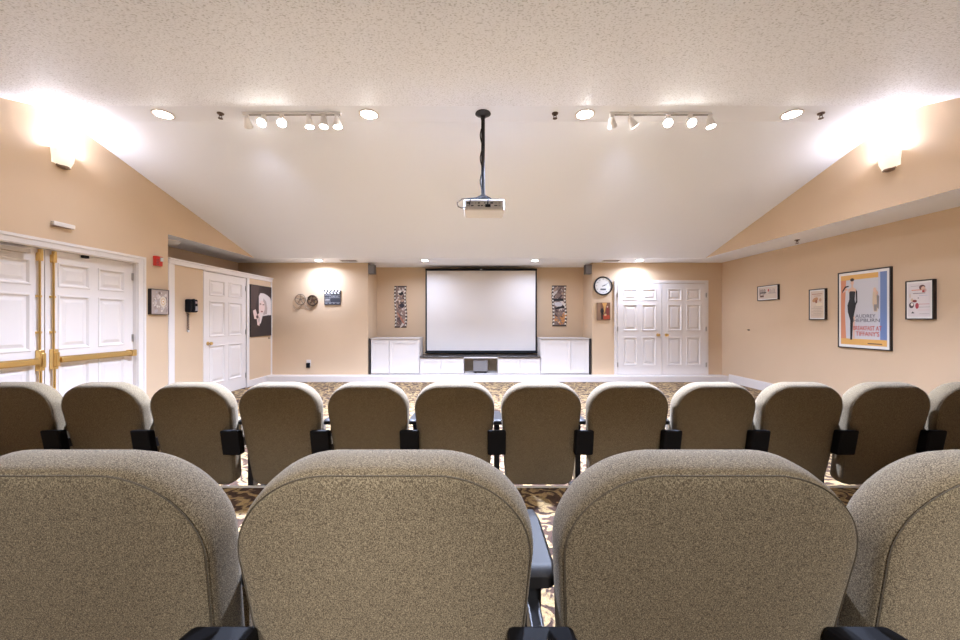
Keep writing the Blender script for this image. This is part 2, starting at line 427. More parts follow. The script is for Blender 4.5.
def make_chair(first=True):
    t = thing('theatre_chair', 'x', 'chair', (0,0,0), 0)
    s = MB()
    R = [ring(.004, -.020), ring(.004, -.0035), ring(.007, .000), ring(.020, .0035, .003), ring(.045, .005, .008), ring(.072, .003, .012), ring(.092, -.006, .012), ring(.105, -.022, .009), ring(.111, -.04, .006), ring(.113, -.055, .003)]
    s.rings(R, FAB); s.build('backrest', t, smooth=True)
    s = MB()
    s.rings([ring(.006, -.0045), ring(.000, -.006), ring(-.003, -.011), ring(-.005, -.025), ring(-.0065, -.04), ring(-.0072, -.05)], FAB)
    s.build('back_panel', t, smooth=True)
    s = MB(); s.tube(ring(.0005, -.0035), .0010, SEAM, 5, closed=True); s.build('seam', t, smooth=True)
    # tipped-up seat in front of the back
    s = MB()
    def srect(y, i): 
        q = []
        for sx, sz in ((1,-1),(1,1),(-1,1),(-1,-1)):
            for k in range(6):
                a = k/5*PI/2; a0 = {(1,-1): -PI/2, (1,1): 0, (-1,1): PI/2, (-1,-1): PI}[(sx,sz)]
                rr = .05
                q.append((sx*(.19-rr-i) + rr*math.cos(a0+a), y, .40 + sz*(.13-rr-i) + rr*math.sin(a0+a)))
        return q
    s.rings([srect(.25, .03), srect(.255, .0), srect(.31, .0), srect(.335, .02), srect(.34, .05)], FAB); s.build('seat', t, smooth=True)
    s = MB(); s.rings([srect(.341, .02), srect(.352, .025)], BLACKP); s.build('seat_pan', t)
    # side hinge cover, arm and leg shared with the next chair along the row
    gx = .28
    s = MB(); s.rings([[(gx-.068,y_,z_) for y_, z_ in ((.024,.352),(.080,.352),(.053,.510),(-.006,.520))], [(gx+.050,y_,z_) for y_, z_ in ((.024,.352),(.080,.352),(.053,.510),(-.006,.520))]], BLACKP)
    s.build('hinge_cover', t, bevel=.010)
    s = MB()
    prof = []
    for y_, hw_, zt_, zb_ in ((.125,.024,.545,.523),(.135,.034,.550,.519),(.16,.038,.552,.517),(.34,.036,.552,.520),(.385,.030,.550,.523),(.395,.020,.545,.527)):
        prof.append([(gx-hw_, y_, zb_+.006),(gx-hw_+.006, y_, zb_),(gx+hw_-.006, y_, zb_),(gx+hw_, y_, zb_+.006),(gx+hw_, y_, zt_-.007),(gx+hw_-.007, y_, zt_),(gx-hw_+.007, y_, zt_),(gx-hw_, y_, zt_-.007)])
    s.rings(prof, ARM); s.build('armrest', t, smooth=True)
    s = MB()
    s.box((gx-.019, .21, .0), (gx+.019, .27, .521), METALB); s.box((gx-.019, .06, .0), (gx+.019, .42, .022), METALB)
    s.box((gx-.014, .075, .38), (gx+.014, .23, .44), METALB)
    s.build('leg', t, bevel=.004)
    return t
PITCH = .56
chair = make_chair()
Y1, Y2 = .625, 2.41
ords = ['first','second','third','fourth','fifth','sixth','seventh','eighth','ninth','tenth','eleventh','twelfth']
FRONT = ['olive fabric theatre chair in the far row, at its end by the brass push-bar doors',
 'olive fabric theatre chair in the far row, second from the brass push-bar doors',
 'olive fabric theatre chair in the far row, third from the brass push-bar doors',
 'olive fabric theatre chair in the far row, fourth from the brass push-bar doors',
 'olive fabric theatre chair in the far row, fifth from the brass push-bar doors',
 'olive far-row theatre chair before the screen, on its clapperboard side',
 'olive far-row theatre chair shown whole in the gap between two near chairs',
 'olive far-row theatre chair just past the whole one, towards the closet doors',
 'olive far-row theatre chair in front of the white closet doors, fourth from the poster wall',
 'olive fabric theatre chair in the far row, third from the end by the poster wall',
 'olive fabric theatre chair in the far row, second from the end by the poster wall',
 'olive fabric theatre chair in the far row, at the end by the poster wall']
NEAR = ['woven olive theatre chair close up, at the row end by the brass push-bar doors',
 'woven olive theatre chair close up, with a grey armrest showing beside it, before the screen',
 'woven olive theatre chair close up, before the white closet doors and beside the grey armrest',
 'woven olive theatre chair close up, cut off at the row end by the poster wall']
first = True
for k in range(-6, 6):
    o = chair if first else copy_tree(chair); first = False
    o.location = (.396 + PITCH*k - .010*max(0, -2-k), Y2, 0); o['label'] = FRONT[k+6]; o['category'] = 'chair'; o['group'] = 'theatre chairs in the far row'
for k in range(-2, 2):
    o = copy_tree(chair); o.location = (.396 + PITCH*k, Y1, TIER); o['label'] = NEAR[k+2]; o['group'] = 'theatre chairs in the near row'

# the chair at each row's door end also carries the closing arm, cover and leg
for root in [o for o in C.objects if o.parent is None and o.get('label') in (FRONT[0], NEAR[0])]:
    for ch in [c for c in root.children if c.name.split('.')[0] in ('hinge_cover', 'armrest', 'leg')]:
        c = ch.copy(); C.objects.link(c); c.parent = root; c.location = (-PITCH, 0, 0)

# ------------------------------------------------------------------ cabinets and screen
def cabinet(name, label, x0, x1, y0, z1, doors, group, top=None, dark=None):
    t = thing(name, label, 'cabinet', ((x0+x1)/2, y0, .116), 0, group)
    cx = (x0+x1)/2; h = z1-.116
    s = MB(); s.box((x0-cx, .02, 0), (x1-cx, .50, h), WHITE2); s.build('body', t, bevel=.003)
    for a, b_ in doors:
        s = MB(); a -= cx; b_ -= cx
        s.box((a, .004, .03), (b_, .022, h-.03), WHITE2)
        fr = .055
        for q in (((a, .03), (a+fr, h-.03)), ((b_-fr, .03), (b_, h-.03)), ((a+fr, .03), (b_-fr, .03+fr)), ((a+fr, h-.03-fr), (b_-fr, h-.03))):
            s.box((q[0][0], -.006, q[0][1]), (q[1][0], .006, q[1][1]), WHITE2)
        s.build('door', t, bevel=.002)
    if top:
        s = MB(); s.box((x0-cx, -.02, h), (x1-cx, .50, h+(.03 if h < .5 else .018)), top); s.build('countertop', t, bevel=.004)
    if dark is not None:
        s = MB(); s.box((dark-cx-.012, .0, 0), (dark-cx+.012, .50, h+.01), mat('dark_gap_shade', (.03,.022,.018), .5)); s.build('gap_shade', t)  # dark slab fills the side gap, standing in for its shade
    return t
CY = 7.70
cabinet('tall_cabinet', 'tall white cabinet beside the screen, on the clapperboard side', -2.215, -1.23, CY, .835, [(-2.20,-1.845),(-1.83,-1.245)], 'tall white cabinets', mat('light_cabinet_top', (.55,.50,.46), .35), -2.24)
cabinet('tall_cabinet', 'tall white cabinet beside the screen, below the clock', 1.23, 2.215, CY, .835, [(1.25,1.83),(1.845,2.20)], 'tall white cabinets', mat('light_cabinet_top', (.55,.50,.46), .35), 2.24)
cabinet('low_cabinet', 'low white cabinet under the screen, on the clapperboard side', -1.22, -.33, CY-.02, .455, [(-1.20,-.80),(-.785,-.345)], 'low white cabinets', TOPM)
cabinet('low_cabinet', 'low white cabinet under the screen, on the closet door side', .36, 1.22, CY-.02, .455, [(.375,.80),(.815,1.20)], 'low white cabinets', TOPM)
# shelf that joins the low cabinets, with an open bay below
t = thing('open_shelf_bay', 'open shelf bay between the low cabinets, dark top and tan back', 'shelf', (.015, CY, .117))
s = MB(); s.box((-.34, .46, 0), (.34, .48, .34), mat('tan_back_board', (.50,.40,.27), .6)); s.build('back_board', t)
s = MB(); s.box((-.34, .02, .325), (.34, .455, .345), WHITE2); s.box((-.34, .02, 0), (.34, .48, .012), WHITE2); s.build('shelf', t)
s = MB(); s.box((-.342, .10, .346), (.342, .46, .372), TOPM); s.build('countertop', t)
t = thing('centre_speaker', 'grey cloth-fronted loudspeaker in the open bay under the screen', 'speaker', (.01, CY+.12, .130))
s = MB(); s.box((-.15, .01, .02), (.15, .28, .29), mat('dark_speaker_case', (.03,.028,.027), .5)); s.build('body', t, bevel=.006)
s = MB(); s.box((-.148, -.012, .035), (.148, .01, .288), GREYSP); s.build('grille', t, bevel=.006)
s = MB(); s.box((-.13, -.005, .0), (-.08, .2, .02), BLACKP); s.box((.08, -.005, .0), (.13, .2, .02), BLACKP); s.box((-.08, 0, .005), (.08, .02, .02), BLACKP); s.build('foot', t)
s = MB(); s.box((-.07, 0, 0), (.07, .12, .020), PROJ); s.box((-.055,-.002,.006),(.055,0,.014), mat('pale_grey_plastic', (.45,.44,.43), .4))
tag(s.build('media_box', None, bevel=.003, loc=(.01, CY+.16, .4205)), 'small pale media box on top of the grey speaker under the screen', 'media box')

SX0, SX1, SZ1, SZ0 = -1.165, 1.215, EYE + 1.085, EYE - .685
t = thing('projection_screen', 'large white projection screen with a thin black border in the alcove', 'screen', ((SX0+SX1)/2, 8.12, SZ0))
w = SX1-SX0; h = SZ1-SZ0
s = MB(); s.box((-w/2, .02, .04), (w/2, .024, h-.02), BLACKP); s.build('backing', t)
s = MB()
for a, b_ in (((-w/2, .0, 0), (-w/2+.028, .025, h)), ((w/2-.028, .0, 0), (w/2, .025, h)), ((-w/2, -.002, 0), (w/2, .026, .032)), ((-w/2, -.03, h-.03), (w/2, .035, h+.012))):
    s.box(a, b_, BLACKP)
s.build('border', t, bevel=.003)
s = MB(); s.box((-w/2+.028, .012, .032), (w/2-.028, .019, h-.03), SCRW); s.build('screen_fabric', t)
s = MB(); s.box((-w/2+.028, .0108, h-.305), (w/2-.028, .012, h-.295), mat('screen_crease', (.66,.63,.62), .8)); s.build('crease', t)
s = MB(); s.tube([(-w/2-.008, 0, -.012), (w/2+.008, 0, -.012)], .018, BLACKP, 12); s.build('bottom_bar', t, smooth=True)
s = MB(); s.box((-.02, -.036, h-.02), (.02, -.03, h+.004), CHROME); s.build('emblem', t)

# small wall speakers at the alcove corners
for sx, lab in ((-1, 'small grey speaker high on the alcove corner near the clapperboard'), (1, 'small grey speaker high on the alcove corner above the clock')):
    t = thing('wall_speaker', lab, 'speaker', (sx*2.19, YB-.10 if False else YB+.02, EYE+.93), 0, 'alcove speakers')
    s = MB(); s.box((-.065, -.07, 0), (.065, .07, .19), mat('dark_grey_case', (.10,.09,.085), .5)); s.build('body', t, bevel=.01)
    s = MB(); s.box((-.055, -.078, .012), (.055, -.068, .178), GREYSP); s.build('grille', t, bevel=.004)
    s = MB(); s.tube([(sx*.05, .0, .10), (sx*.079, 0, .10)], .012, BLACKP, 8); s.build('bracket', t)

# ------------------------------------------------------------------ pictures
def poly(s, pts, lay, m, w, h, ox=0, oz=0):
    s.face([((p[0]-.5)*w + ox, -.0006*lay, (p[1]-.5)*h + oz) for p in pts], m)
def ell(s, cx, cy, rx, ry, lay, m, w, h, n=18, a=0):
    pts = []
    for k in range(n):
        t_ = 2*PI*k/n; x, y = rx*math.cos(t_), ry*math.sin(t_)
        pts.append((cx + x*math.cos(a)-y*math.sin(a), cy + x*math.sin(a)+y*math.cos(a)))
    poly(s, pts, lay, m, w, h)
def rc(s, x0, y0, x1, y1, lay, m, w, h): poly(s, [(x0,y0),(x1,y0),(x1,y1),(x0,y1)], lay, m, w, h)
def picture(name, label, cat, loc, rz, w, h, fw, fd, fm, paint, group=None, part='print', base=(.8,.78,.74)):
    """framed print: frame of width fw standing fd off the wall; PAINT(mesh, w, h) draws the artwork"""
    t = thing(name, label, cat, loc, rz, group)
    iw, ih = w-2*fw, h-2*fw
    if fw > 0:
        s = MB()
        for a, b_ in (((-w/2,-fd,-h/2),(-w/2+fw,0,h/2)), ((w/2-fw,-fd,-h/2),(w/2,0,h/2)), ((-w/2+fw,-fd,-h/2),(w/2-fw,0,-h/2+fw)), ((-w/2+fw,-fd,h/2-fw),(w/2-fw,0,h/2))):
            s.box(a, b_, fm)
        s.build('frame', t, bevel=.002)
    s = MB(); d = fd-.006 if fw > 0 else fd
    s.box((-iw/2, -d, -ih/2), (iw/2, -.001, ih/2), ink(base) if fw > 0 else fm)
    if fw == 0: s.face([(-iw/2, -d-.0003, -ih/2), (iw/2, -d-.0003, -ih/2), (iw/2, -d-.0003, ih/2), (-iw/2, -d-.0003, ih/2)], ink(base))
    s2 = MB(); paint(s2, iw, ih)
    for fi, (fa, k) in enumerate(zip(s2.f, s2.m)):
        s.face([(s2.v[i][0], s2.v[i][1]-d-.0005, s2.v[i][2]) for i in fa], s2.mats[k])
    s.build(part, t)
    t['_d'] = d
    return t
K_ = ink((.012,.011,.012)); SKIN = ink((.72,.47,.34)); CRM = ink((.80,.76,.68)); ORG = ink((.75,.42,.12)); BLU = ink((.16,.24,.46)); CORAL = ink((.68,.27,.14)); GRYP = ink((.60,.59,.61)); REDP = ink((.5,.05,.05)); BRN = ink((.16,.08,.05)); GOLD = ink((.72,.48,.14)); PINK = ink((.70,.48,.44)); MIDG = ink((.28,.25,.24)); DKR = ink((.22,.04,.03)); TANP = ink((.62,.48,.33))

def wall_pos(y0, y1, z0, z1, side):
    x = W2 if side > 0 else -WX
    return (x, (y0+y1)/2, (z0+z1)/2), abs(y1-y0), abs(z1-z0)

# big film poster on the right wall
def p_big(s, w, h):
    rc(s, .045, .035, .955, .965, 1, GRYP, w, h)
    rc(s, .045, .90, .80, .965, 2, ORG, w, h); rc(s, .045, .035, .955, .115, 2, ORG, w, h)
    poly(s, [(.045,.115),(.16,.115),(.13,.5),(.16,.90),(.045,.90)], 2, CORAL, w, h)
    rc(s, .80, .115, .955, .965, 2, BLU, w, h); rc(s, .80, .115, .835, .965, 3, ink((.55,.57,.66)), w, h)
    # plain slender figure in a long dark dress, no likeness
    ell(s, .29, .865, .035, .035, 4, SKIN, w, h); ell(s, .29, .90, .042, .022, 5, ink((.05,.035,.03)), w, h)
    poly(s, [(.275,.84),(.305,.84),(.31,.80),(.37,.775),(.36,.72),(.22,.72),(.20,.775),(.27,.80)], 4, SKIN, w, h)
    poly(s, [(.23,.735),(.25,.75),(.34,.745),(.355,.735),(.34,.64),(.365,.55),(.33,.44),(.31,.36),(.29,.10),(.25,.10),(.25,.36),(.20,.47),(.19,.56),(.23,.64)], 5, K_, w, h)
    poly(s, [(.31,.40),(.345,.42),(.34,.12),(.31,.12)], 5, SKIN, w, h)
    poly(s, [(.37,.77),(.395,.74),(.40,.60),(.35,.54),(.345,.57),(.375,.62),(.365,.72)], 6, K_, w, h)
    poly(s, [(.20,.77),(.10,.73),(.09,.75),(.18,.80)], 6, SKIN, w, h); poly(s, [(.09,.73),(.15,.80),(.22,.81),(.22,.825),(.14,.82),(.075,.755)], 6, K_, w, h)
    # small pair of figures
    poly(s, [(.70,.72),(.74,.76),(.79,.72),(.80,.55),(.78,.47),(.72,.47),(.69,.58)], 4, TANP, w, h)
    ell(s, .735, .745, .03, .03, 5, SKIN, w, h); ell(s, .775, .70, .025, .028, 5, SKIN, w, h); poly(s, [(.77,.70),(.82,.66),(.81,.50),(.78,.52)], 5, MIDG, w, h); poly(s, [(.72,.56),(.78,.56),(.77,.48),(.725,.48)], 6, MIDG, w, h)
    rc(s, .60, .055, .87, .068, 4, BRN, w, h)
pos, w, h = wall_pos(4.508, 5.175, .85, 1.857, 1)
t = picture('film_poster', 'large framed film poster with dark-dressed figure and orange and blue border', 'poster', pos, RW, w, h, .014, .03, FRAMEB, p_big)
tx = ink((.12,.11,.14)); tr = ink((.55,.10,.08))
yl = -.0275
text_obj('AUDREY', .062, tx, t, (.035, yl, -.085), width=.25)
text_obj('HEPBURN', .062, tx, t, (.045, yl, -.140), width=.33)
text_obj('BREAKFAST AT', .078, tr, t, (.055, yl, -.240), width=.35, bold=.001)
text_obj("TIFFANY'S", .078, tr, t, (.06, yl, -.312), width=.29, bold=.001)

# small white poster beyond it
def p4(s, w, h):
    rc(s, .06, .05, .94, .95, 1, ink((.70,.64,.63)), w, h)
    ell(s, .62, .83, .12, .07, 2, ink((.12,.05,.05)), w, h); ell(s, .66, .80, .08, .055, 3, SKIN, w, h); ell(s, .74, .75, .05, .05, 3, PINK, w, h)
    rc(s, .62, .695, .72, .76, 3, REDP, w, h)
    for i, (x0, x1, yy, m) in enumerate(((.17,.52,.87,MIDG),(.20,.60,.755,CORAL),(.26,.74,.665,MIDG),(.50,.82,.61,ink((.30,.36,.50))),(.45,.90,.38,REDP),(.45,.92,.30,MIDG),(.45,.88,.22,PINK),(.50,.90,.12,MIDG))):
        rc(s, x0, yy, x1, yy+(.022 if i in (1,2) else .008), 2, m, w, h)
    ell(s, .20, .36, .10, .08, 2, ink((.10,.07,.08)), w, h); ell(s, .22, .38, .05, .04, 3, CRM, w, h); ell(s, .42, .34, .07, .08, 2, ink((.42,.06,.08)), w, h)
    ell(s, .33, .47, .09, .035, 3, DKR, w, h); ell(s, .22, .50, .05, .05, 2, TANP, w, h); ell(s, .47, .55, .025, .02, 3, MIDG, w, h)
    poly(s, [(.18,.14),(.32,.14),(.25,.19)], 2, K_, w, h); ell(s, .14, .62, .02, .07, 2, TANP, w, h)
pos, w, h = wall_pos(4.075, 4.345, 1.225, 1.662, 1)
picture('film_poster', 'small framed white poster with pink and red figures, beside the large poster', 'poster', pos, RW, w, h, .012, .04, FRAMEB, p4)

def p2(s, w, h):
    rc(s, .06, .04, .94, .96, 1, ink((.68,.55,.42)), w, h)
    rc(s, .15, .84, .85, .87, 2, ink((.50,.28,.20)), w, h); rc(s, .3, .78, .75, .80, 2, ink((.50,.28,.20)), w, h)
    ell(s, .38, .66, .20, .075, 2, ink((.52,.26,.12)), w, h, a=.2); ell(s, .45, .60, .07, .06, 3, ink((.30,.10,.05)), w, h); ell(s, .72, .65, .08, .06, 2, ink((.55,.33,.2)), w, h)
    ell(s, .64, .50, .22, .06, 2, ink((.76,.64,.46)), w, h)
    for i in range(6): rc(s, .12 if i % 2 else .25, .41-.055*i, .88-.05*(i % 3), .418-.055*i, 2, ink((.30,.22,.17)), w, h)
pos, w, h = wall_pos(5.357, 5.625, 1.222, 1.668, 1)
picture('film_poster', 'small framed cream poster with brown drawing between the oblong sign and large poster', 'poster', pos, RW, w, h, .012, .035, FRAMEB, p2)

def p1(s, w, h):
    rc(s, .03, .06, .97, .94, 1, ink((.64,.54,.44)), w, h)
    for i in range(6):
        x = .10 + i*.055; rc(s, x, .35+.05*(i % 3), x+.035, .82-.06*(i % 2), 2, MIDG if i % 2 else BRN, w, h)
    rc(s, .12, .20, .32, .34, 2, BRN, w, h); rc(s, .10, .50, .45, .56, 3, K_, w, h)
    for i in range(5):
        x = .58 + i*.065; rc(s, x, .48, x+.03, .80-.05*(i % 3), 2, ink((.38,.30,.26)), w, h)
    rc(s, .55, .44, .92, .47, 2, MIDG, w, h); ell(s, .55, .68, .03, .1, 2, REDP, w, h)
pos, w, h = wall_pos(6.21, 6.67, 1.555, 1.805, 1)
picture('oblong_wall_sign', 'small oblong framed picture with dark figures, high near the back corner', 'picture', pos, RW, w, h, .010, .035, FRAMEB, p1)

# left wall: floral picture, portrait poster
def pf(s, w, h):
    rc(s, .0, .0, 1, 1, 1, ink((.42,.34,.29)), w, h)
    rnd = random.Random(3)
    for i in range(46):
        x, y = rnd.uniform(.10,.92), rnd.uniform(.10,.90); r_ = rnd.uniform(.03,.08)
        ell(s, x, y, r_, r_*.8, 2 + i % 5, ink(rnd.choice([(.60,.52,.46),(.20,.15,.13),(.66,.60,.52),(.34,.26,.24),(.45,.40,.40)])), w, h, 10, rnd.random())
    ell(s, .66, .52, .20, .22, 8, ink((.68,.60,.48)), w, h); ell(s, .66, .52, .13, .14, 9, ink((.62,.44,.26)), w, h); ell(s, .66, .52, .085, .09, 10, CRM, w, h); ell(s, .66, .52, .04, .045, 11, ink((.60,.32,.10)), w, h)
picture('floral_picture', 'small square floral picture with dark edges under the red fire alarm', 'picture', (-WX, 4.965, 1.455), LW, .28, .33, .008, .045, FRAMEB, pf)

def pm(s, w, h):
    rc(s, 0, 0, 1, 1, 1, ink((.035,.022,.020)), w, h)
    poly(s, [(0,.55),(0,1),(.42,1),(.30,.75),(.20,.5)], 2, ink((.075,.045,.038)), w, h)
    H1 = ink((.66,.58,.53)); H2 = ink((.40,.31,.27)); F_ = ink((.70,.52,.46))
    poly(s, [(.38,.80),(.46,.86),(.62,.86),(.80,.83),(.96,.78),(1,.70),(1,.42),(.86,.42),(.60,.40),(.55,.28),(.44,.24),(.42,.36),(.38,.50)], 3, H1, w, h)
    poly(s, [(.60,.76),(.74,.70),(.80,.56),(.78,.44),(.60,.42),(.56,.60)], 4, H2, w, h)
    ell(s, .53, .58, .14, .13, 5, F_, w, h, a=-.2); ell(s, .45, .64, .05, .012, 6, BRN, w, h); ell(s, .60, .63, .05, .012, 6, BRN, w, h); ell(s, .52, .49, .045, .014, 6, DKR, w, h)
    poly(s, [(.10,.50),(.22,.53),(.30,.42),(.40,.46),(.46,.36),(.40,.20),(.30,.22),(.28,.34),(.16,.34)], 6, F_, w, h)
    ell(s, .30, .38, .06, .035, 7, ink((.08,.04,.04)), w, h); ell(s, .38, .32, .03, .06, 7, H2, w, h)
    poly(s, [(.56,.40),(1,.42),(1,.02),(.3,.02),(.46,.24)], 5, ink((.03,.022,.022)), w, h)
picture('portrait_poster', 'dark portrait poster of a pale-haired woman resting on one hand, beside the white door', 'poster', (-WX-.005+.0, 7.315, EYE+.173), LW, .70, .97, .010, .02, FRAMEB, pm)

# small picture beneath the clock
def pc(s, w, h):
    rc(s, 0, 0, 1, 1, 1, ink((.20,.09,.05)), w, h)
    poly(s, [(.0,.0),(.3,0),(.25,1),(0,1)], 2, ink((.30,.17,.10)), w, h)
    poly(s, [(.38,.98),(.75,.98),(.66,.75),(.60,.5),(.45,.3),(.50,.7)], 3, ink((.62,.33,.10)), w, h)
    ell(s, .38, .52, .14, .16, 4, ink((.03,.02,.02)), w, h); poly(s, [(.30,.45),(.5,.45),(.44,.05),(.32,.05)], 4, ink((.04,.025,.02)), w, h)
    ell(s, .80, .52, .12, .25, 4, DKR, w, h); poly(s, [(.4,.30),(.95,.28),(.98,.08),(.5,.04)], 4, ink((.45,.07,.03)), w, h); ell(s, .62, .30, .1, .06, 5, ink((.66,.42,.2)), w, h); ell(s, .78, .76, .05, .05, 5, ink((.6,.4,.3)), w, h)
picture('small_picture', 'small reddish unframed picture hanging under the round clock', 'picture', (2.50, YB, EYE+.175), BW, .265, .355, 0, .02, BRN, pc, base=(.2,.09,.05))

# film-strip wall plaques in the alcove
def strip(loc, w, h, label, seed, warm):
    t = thing('film_strip_plaque', label, 'wall decor', loc, BW, 'film strip plaques')
    n = 11; pts = []
    def wob(v): return .012*math.sin(v*PI*2)
    L_, R_ = [], []
    for i in range(n*4+1):
        v = i/(n*4); z = -h/2 + v*h; notch = .008 if i % 4 in (1, 2) else 0
        L_.append((-w/2 + notch + wob(v), z)); R_.append((w/2 - notch + wob(v), z))
    s = MB(); out = L_ + R_[::-1]
    s.rings([[(x, -.012, z) for x, z in out], [(x, -.001, z) for x, z in out]], ink((.05,.03,.025))); s.build('plate', t)
    rnd = random.Random(seed); s = MB()
    rc(s, .10, .03, .90, .97, 1, ink((.24,.17,.14)), w, h)
    cols = [(.62,.55,.50),(.08,.05,.05),(.30,.20,.17),(.16,.10,.09),(.70,.62,.55),(.45,.30,.22)]
    for i in range(60):
        x, y = rnd.uniform(.20,.80), .06 + .88*i/60; r_ = rnd.uniform(.06,.26)
        m = ink((.60,.26,.08)) if (warm and y < .30 and i % 3) else ink(rnd.choice(cols))
        ell(s, x, y, r_*.8, r_*.16, 2 + i % 6, m, w, h, 8, rnd.uniform(-.5,.5))
    if warm: rc(s, .12, .62, .80, .68, 9, K_, w, h); ell(s, .45, .54, .28, .055, 9, ink((.6,.58,.6)), w, h); poly(s, [(.12,.46),(.85,.50),(.85,.45),(.3,.42)], 10, K_, w, h)
    else: ell(s, .58, .82, .2, .045, 9, K_, w, h); ell(s, .45, .86, .15, .03, 10, CRM, w, h); ell(s, .62, .53, .2, .05, 9, ink((.03,.025,.04)), w, h); poly(s, [(.15,.38),(.25,.36),(.85,.10),(.7,.10)], 10, ink((.45,.16,.10)), w, h)
    for i in range(12):
        y = .045 + i*.081
        for x in (.03, .85): rc(s, x+wob(y)*0, y, x+.11, y+.035, 9, CRM, w, h)
    s2 = MB()
    for fa, k in zip(s.f, s.m): s2.face([(s.v[i][0] + wob(s.v[i][2]/h+.5), s.v[i][1]-.0125, s.v[i][2]) for i in fa], s.mats[k])
    s2.build('printed_scene', t)
strip((-1.75, YA, EYE+.29), .27, .92, 'tall film strip wall plaque on the clapperboard side of the screen', 5, False)
strip((1.745, YA, EYE+.31), .32, .90, 'tall film strip wall plaque with orange lower scene, on the clock side of the screen', 11, True)

# clock
t = thing('wall_clock', 'round black-rimmed wall clock with a white face, above the small picture', 'clock', (2.49, YB, EYE+.69), BW)
s = MB()
s.lathe([(.192,0),(.195,.02),(.190,.035),(.175,.040),(.165,.032),(.163,.018)], FRAMEB, axis='y', n=48, cap1=False); s.build('rim', t, smooth=True)
s = MB(); s.lathe([(.166,.006),(.166,.018)], ink((.78,.77,.74)), axis='y', n=48); s.build('dial', t)
for k in range(12):
    a = k*PI/6; text_obj(str(12 if k == 0 else k), .030, K_, t, (.135*math.sin(a), -.019, .135*math.cos(a)), name='numeral')
s = MB(); s.box((-.055, -.020, -.085), (.055, -.018, -.055), ink((.10,.10,.11))); s.build('date_window', t)
for a, l_, w_, nm in ((math.radians(72), .075, .007, 'hour_hand'), (math.radians(60), .115, .005, 'minute_hand')):
    s = MB(); d = Vector((math.sin(a), 0, math.cos(a))); n_ = Vector((d.z, 0, -d.x))*w_
    y_ = -.0225 if nm[0] == 'h' else -.025
    p0 = d*-.02; p1 = d*l_
    s.rings([[(p0-n_).to_tuple(), (p0+n_).to_tuple(), (p1+n_*.3).to_tuple(), (p1-n_*.3).to_tuple()], [((p0-n_)+Vector((0,-.001,0))).to_tuple(), ((p0+n_)+Vector((0,-.001,0))).to_tuple(), ((p1+n_*.3)+Vector((0,-.001,0))).to_tuple(), ((p1-n_*.3)+Vector((0,-.001,0))).to_tuple()]], K_)
    s.build(nm, t, loc=(0, y_, 0))

# clapperboard
t = thing('clapperboard', 'black and white clapperboard hung on the back wall beside film reels', 'wall decor', (-2.985, YB, EYE+.46), BW)
s = MB(); s.box((-.165, -.018, -.155), (.165, 0, .065), ink((.035,.035,.045))); s.build('slate', t, bevel=.002)
def stick(z0, z1, tilt, nm):
    s = MB(); s.box((-.17, -.022, z0), (.17, 0, z1), K_)
    hh = z1-z0
    for i in range(5):
        x = -.155 + i*.067
        s.face([(x, -.0225, z0), (x+.034, -.0225, z0), (x+.034-tilt, -.0225, z1), (x-tilt, -.0225, z1)], ink((.82,.81,.80)))
    return s.build(nm, t)
stick(.068, .098, .02, 'lower_stick'); o = stick(.0, .04, -.02, 'clap_stick'); o.location = (0, 0, .105); 
o = None
s = MB()
for z_ in (.030, -.010, -.105): s.box((-.155, -.0188, z_-.002), (.155, -.018, z_+.002), ink((.55,.55,.57)))
s.box((-.05, -.0188, -.10), (-.046, -.018, .03), ink((.55,.55,.57))); s.box((-.15, -.0188, -.085), (-.06, -.018, -.03), MIDG)
for i in range(4): s.box((-.145+i*.078, -.0188, -.125), (-.10+i*.078, -.018, -.118), ink((.6,.6,.62)))
s.build('slate_lines', t)
for i, z_ in enumerate((.048, .010, -.045)):
    text_obj(('DIRECTOR', 'SCENE  TAKE', 'PROD.')[i], .024, ink((.6,.6,.62)), t, (-.09 if i != 1 else .05, -.0190, z_), name='lettering')

# film reels with a loose ribbon
t = thing('film_reel_decor', 'pair of metal film reels with trailing film on the wall beside the clapperboard', 'wall decor', (-3.50, YB, EYE+.40), BW)
REEL = mat('bronze_metal', (.10,.06,.04), .4, .7); REEL2 = mat('pale_bronze', (.26,.19,.14), .4, .6)
for cx, cz, R, m, full in ((-.13, .015, .105, REEL2, False), (.115, -.005, .098, REEL, True)):
    s = MB()
    s.tube([(cx+R*math.cos(a*PI/16), -.022, cz+R*math.sin(a*PI/16)) for a in range(32)], .008 if not full else .015, m, 8, closed=True)
    s.lathe([(.022 if not full else .036, .010), (.022 if not full else .036, .03)], m, c=(cx, 0, cz), axis='y', n=20)
    for k in range(5):
        a = k*2*PI/5+.3; s.tube([(cx, -.02, cz), (cx+R*math.cos(a), -.02, cz+R*math.sin(a))], .006 if not full else .010, m, 6)
    s.build('reel', t, smooth=True)
s = MB(); pr = []
for i in range(61):
    u = i/60; x = -.28 + .44*u; z = -.10 - .045*math.sin(u*PI*3.2) - .03*math.sin(u*PI); pr.append((x, z))
for dz in (0, -.035):
    s.tube([(x, -.015, z+dz) for x, z in pr], .0028, REEL2, 5)
for i in range(0, 61, 3): s.tube([(pr[i][0], -.015, pr[i][1]), (pr[i][0], -.015, pr[i][1]-.035)], .0022, REEL2, 4)
s.tube([(.20-.02*i/6-.22*(i/6)**2, -.02, -.02-.10*math.sin(i/6*PI/2)) for i in range(7)], .003, REEL2, 5)
s.build('film_ribbon', t)

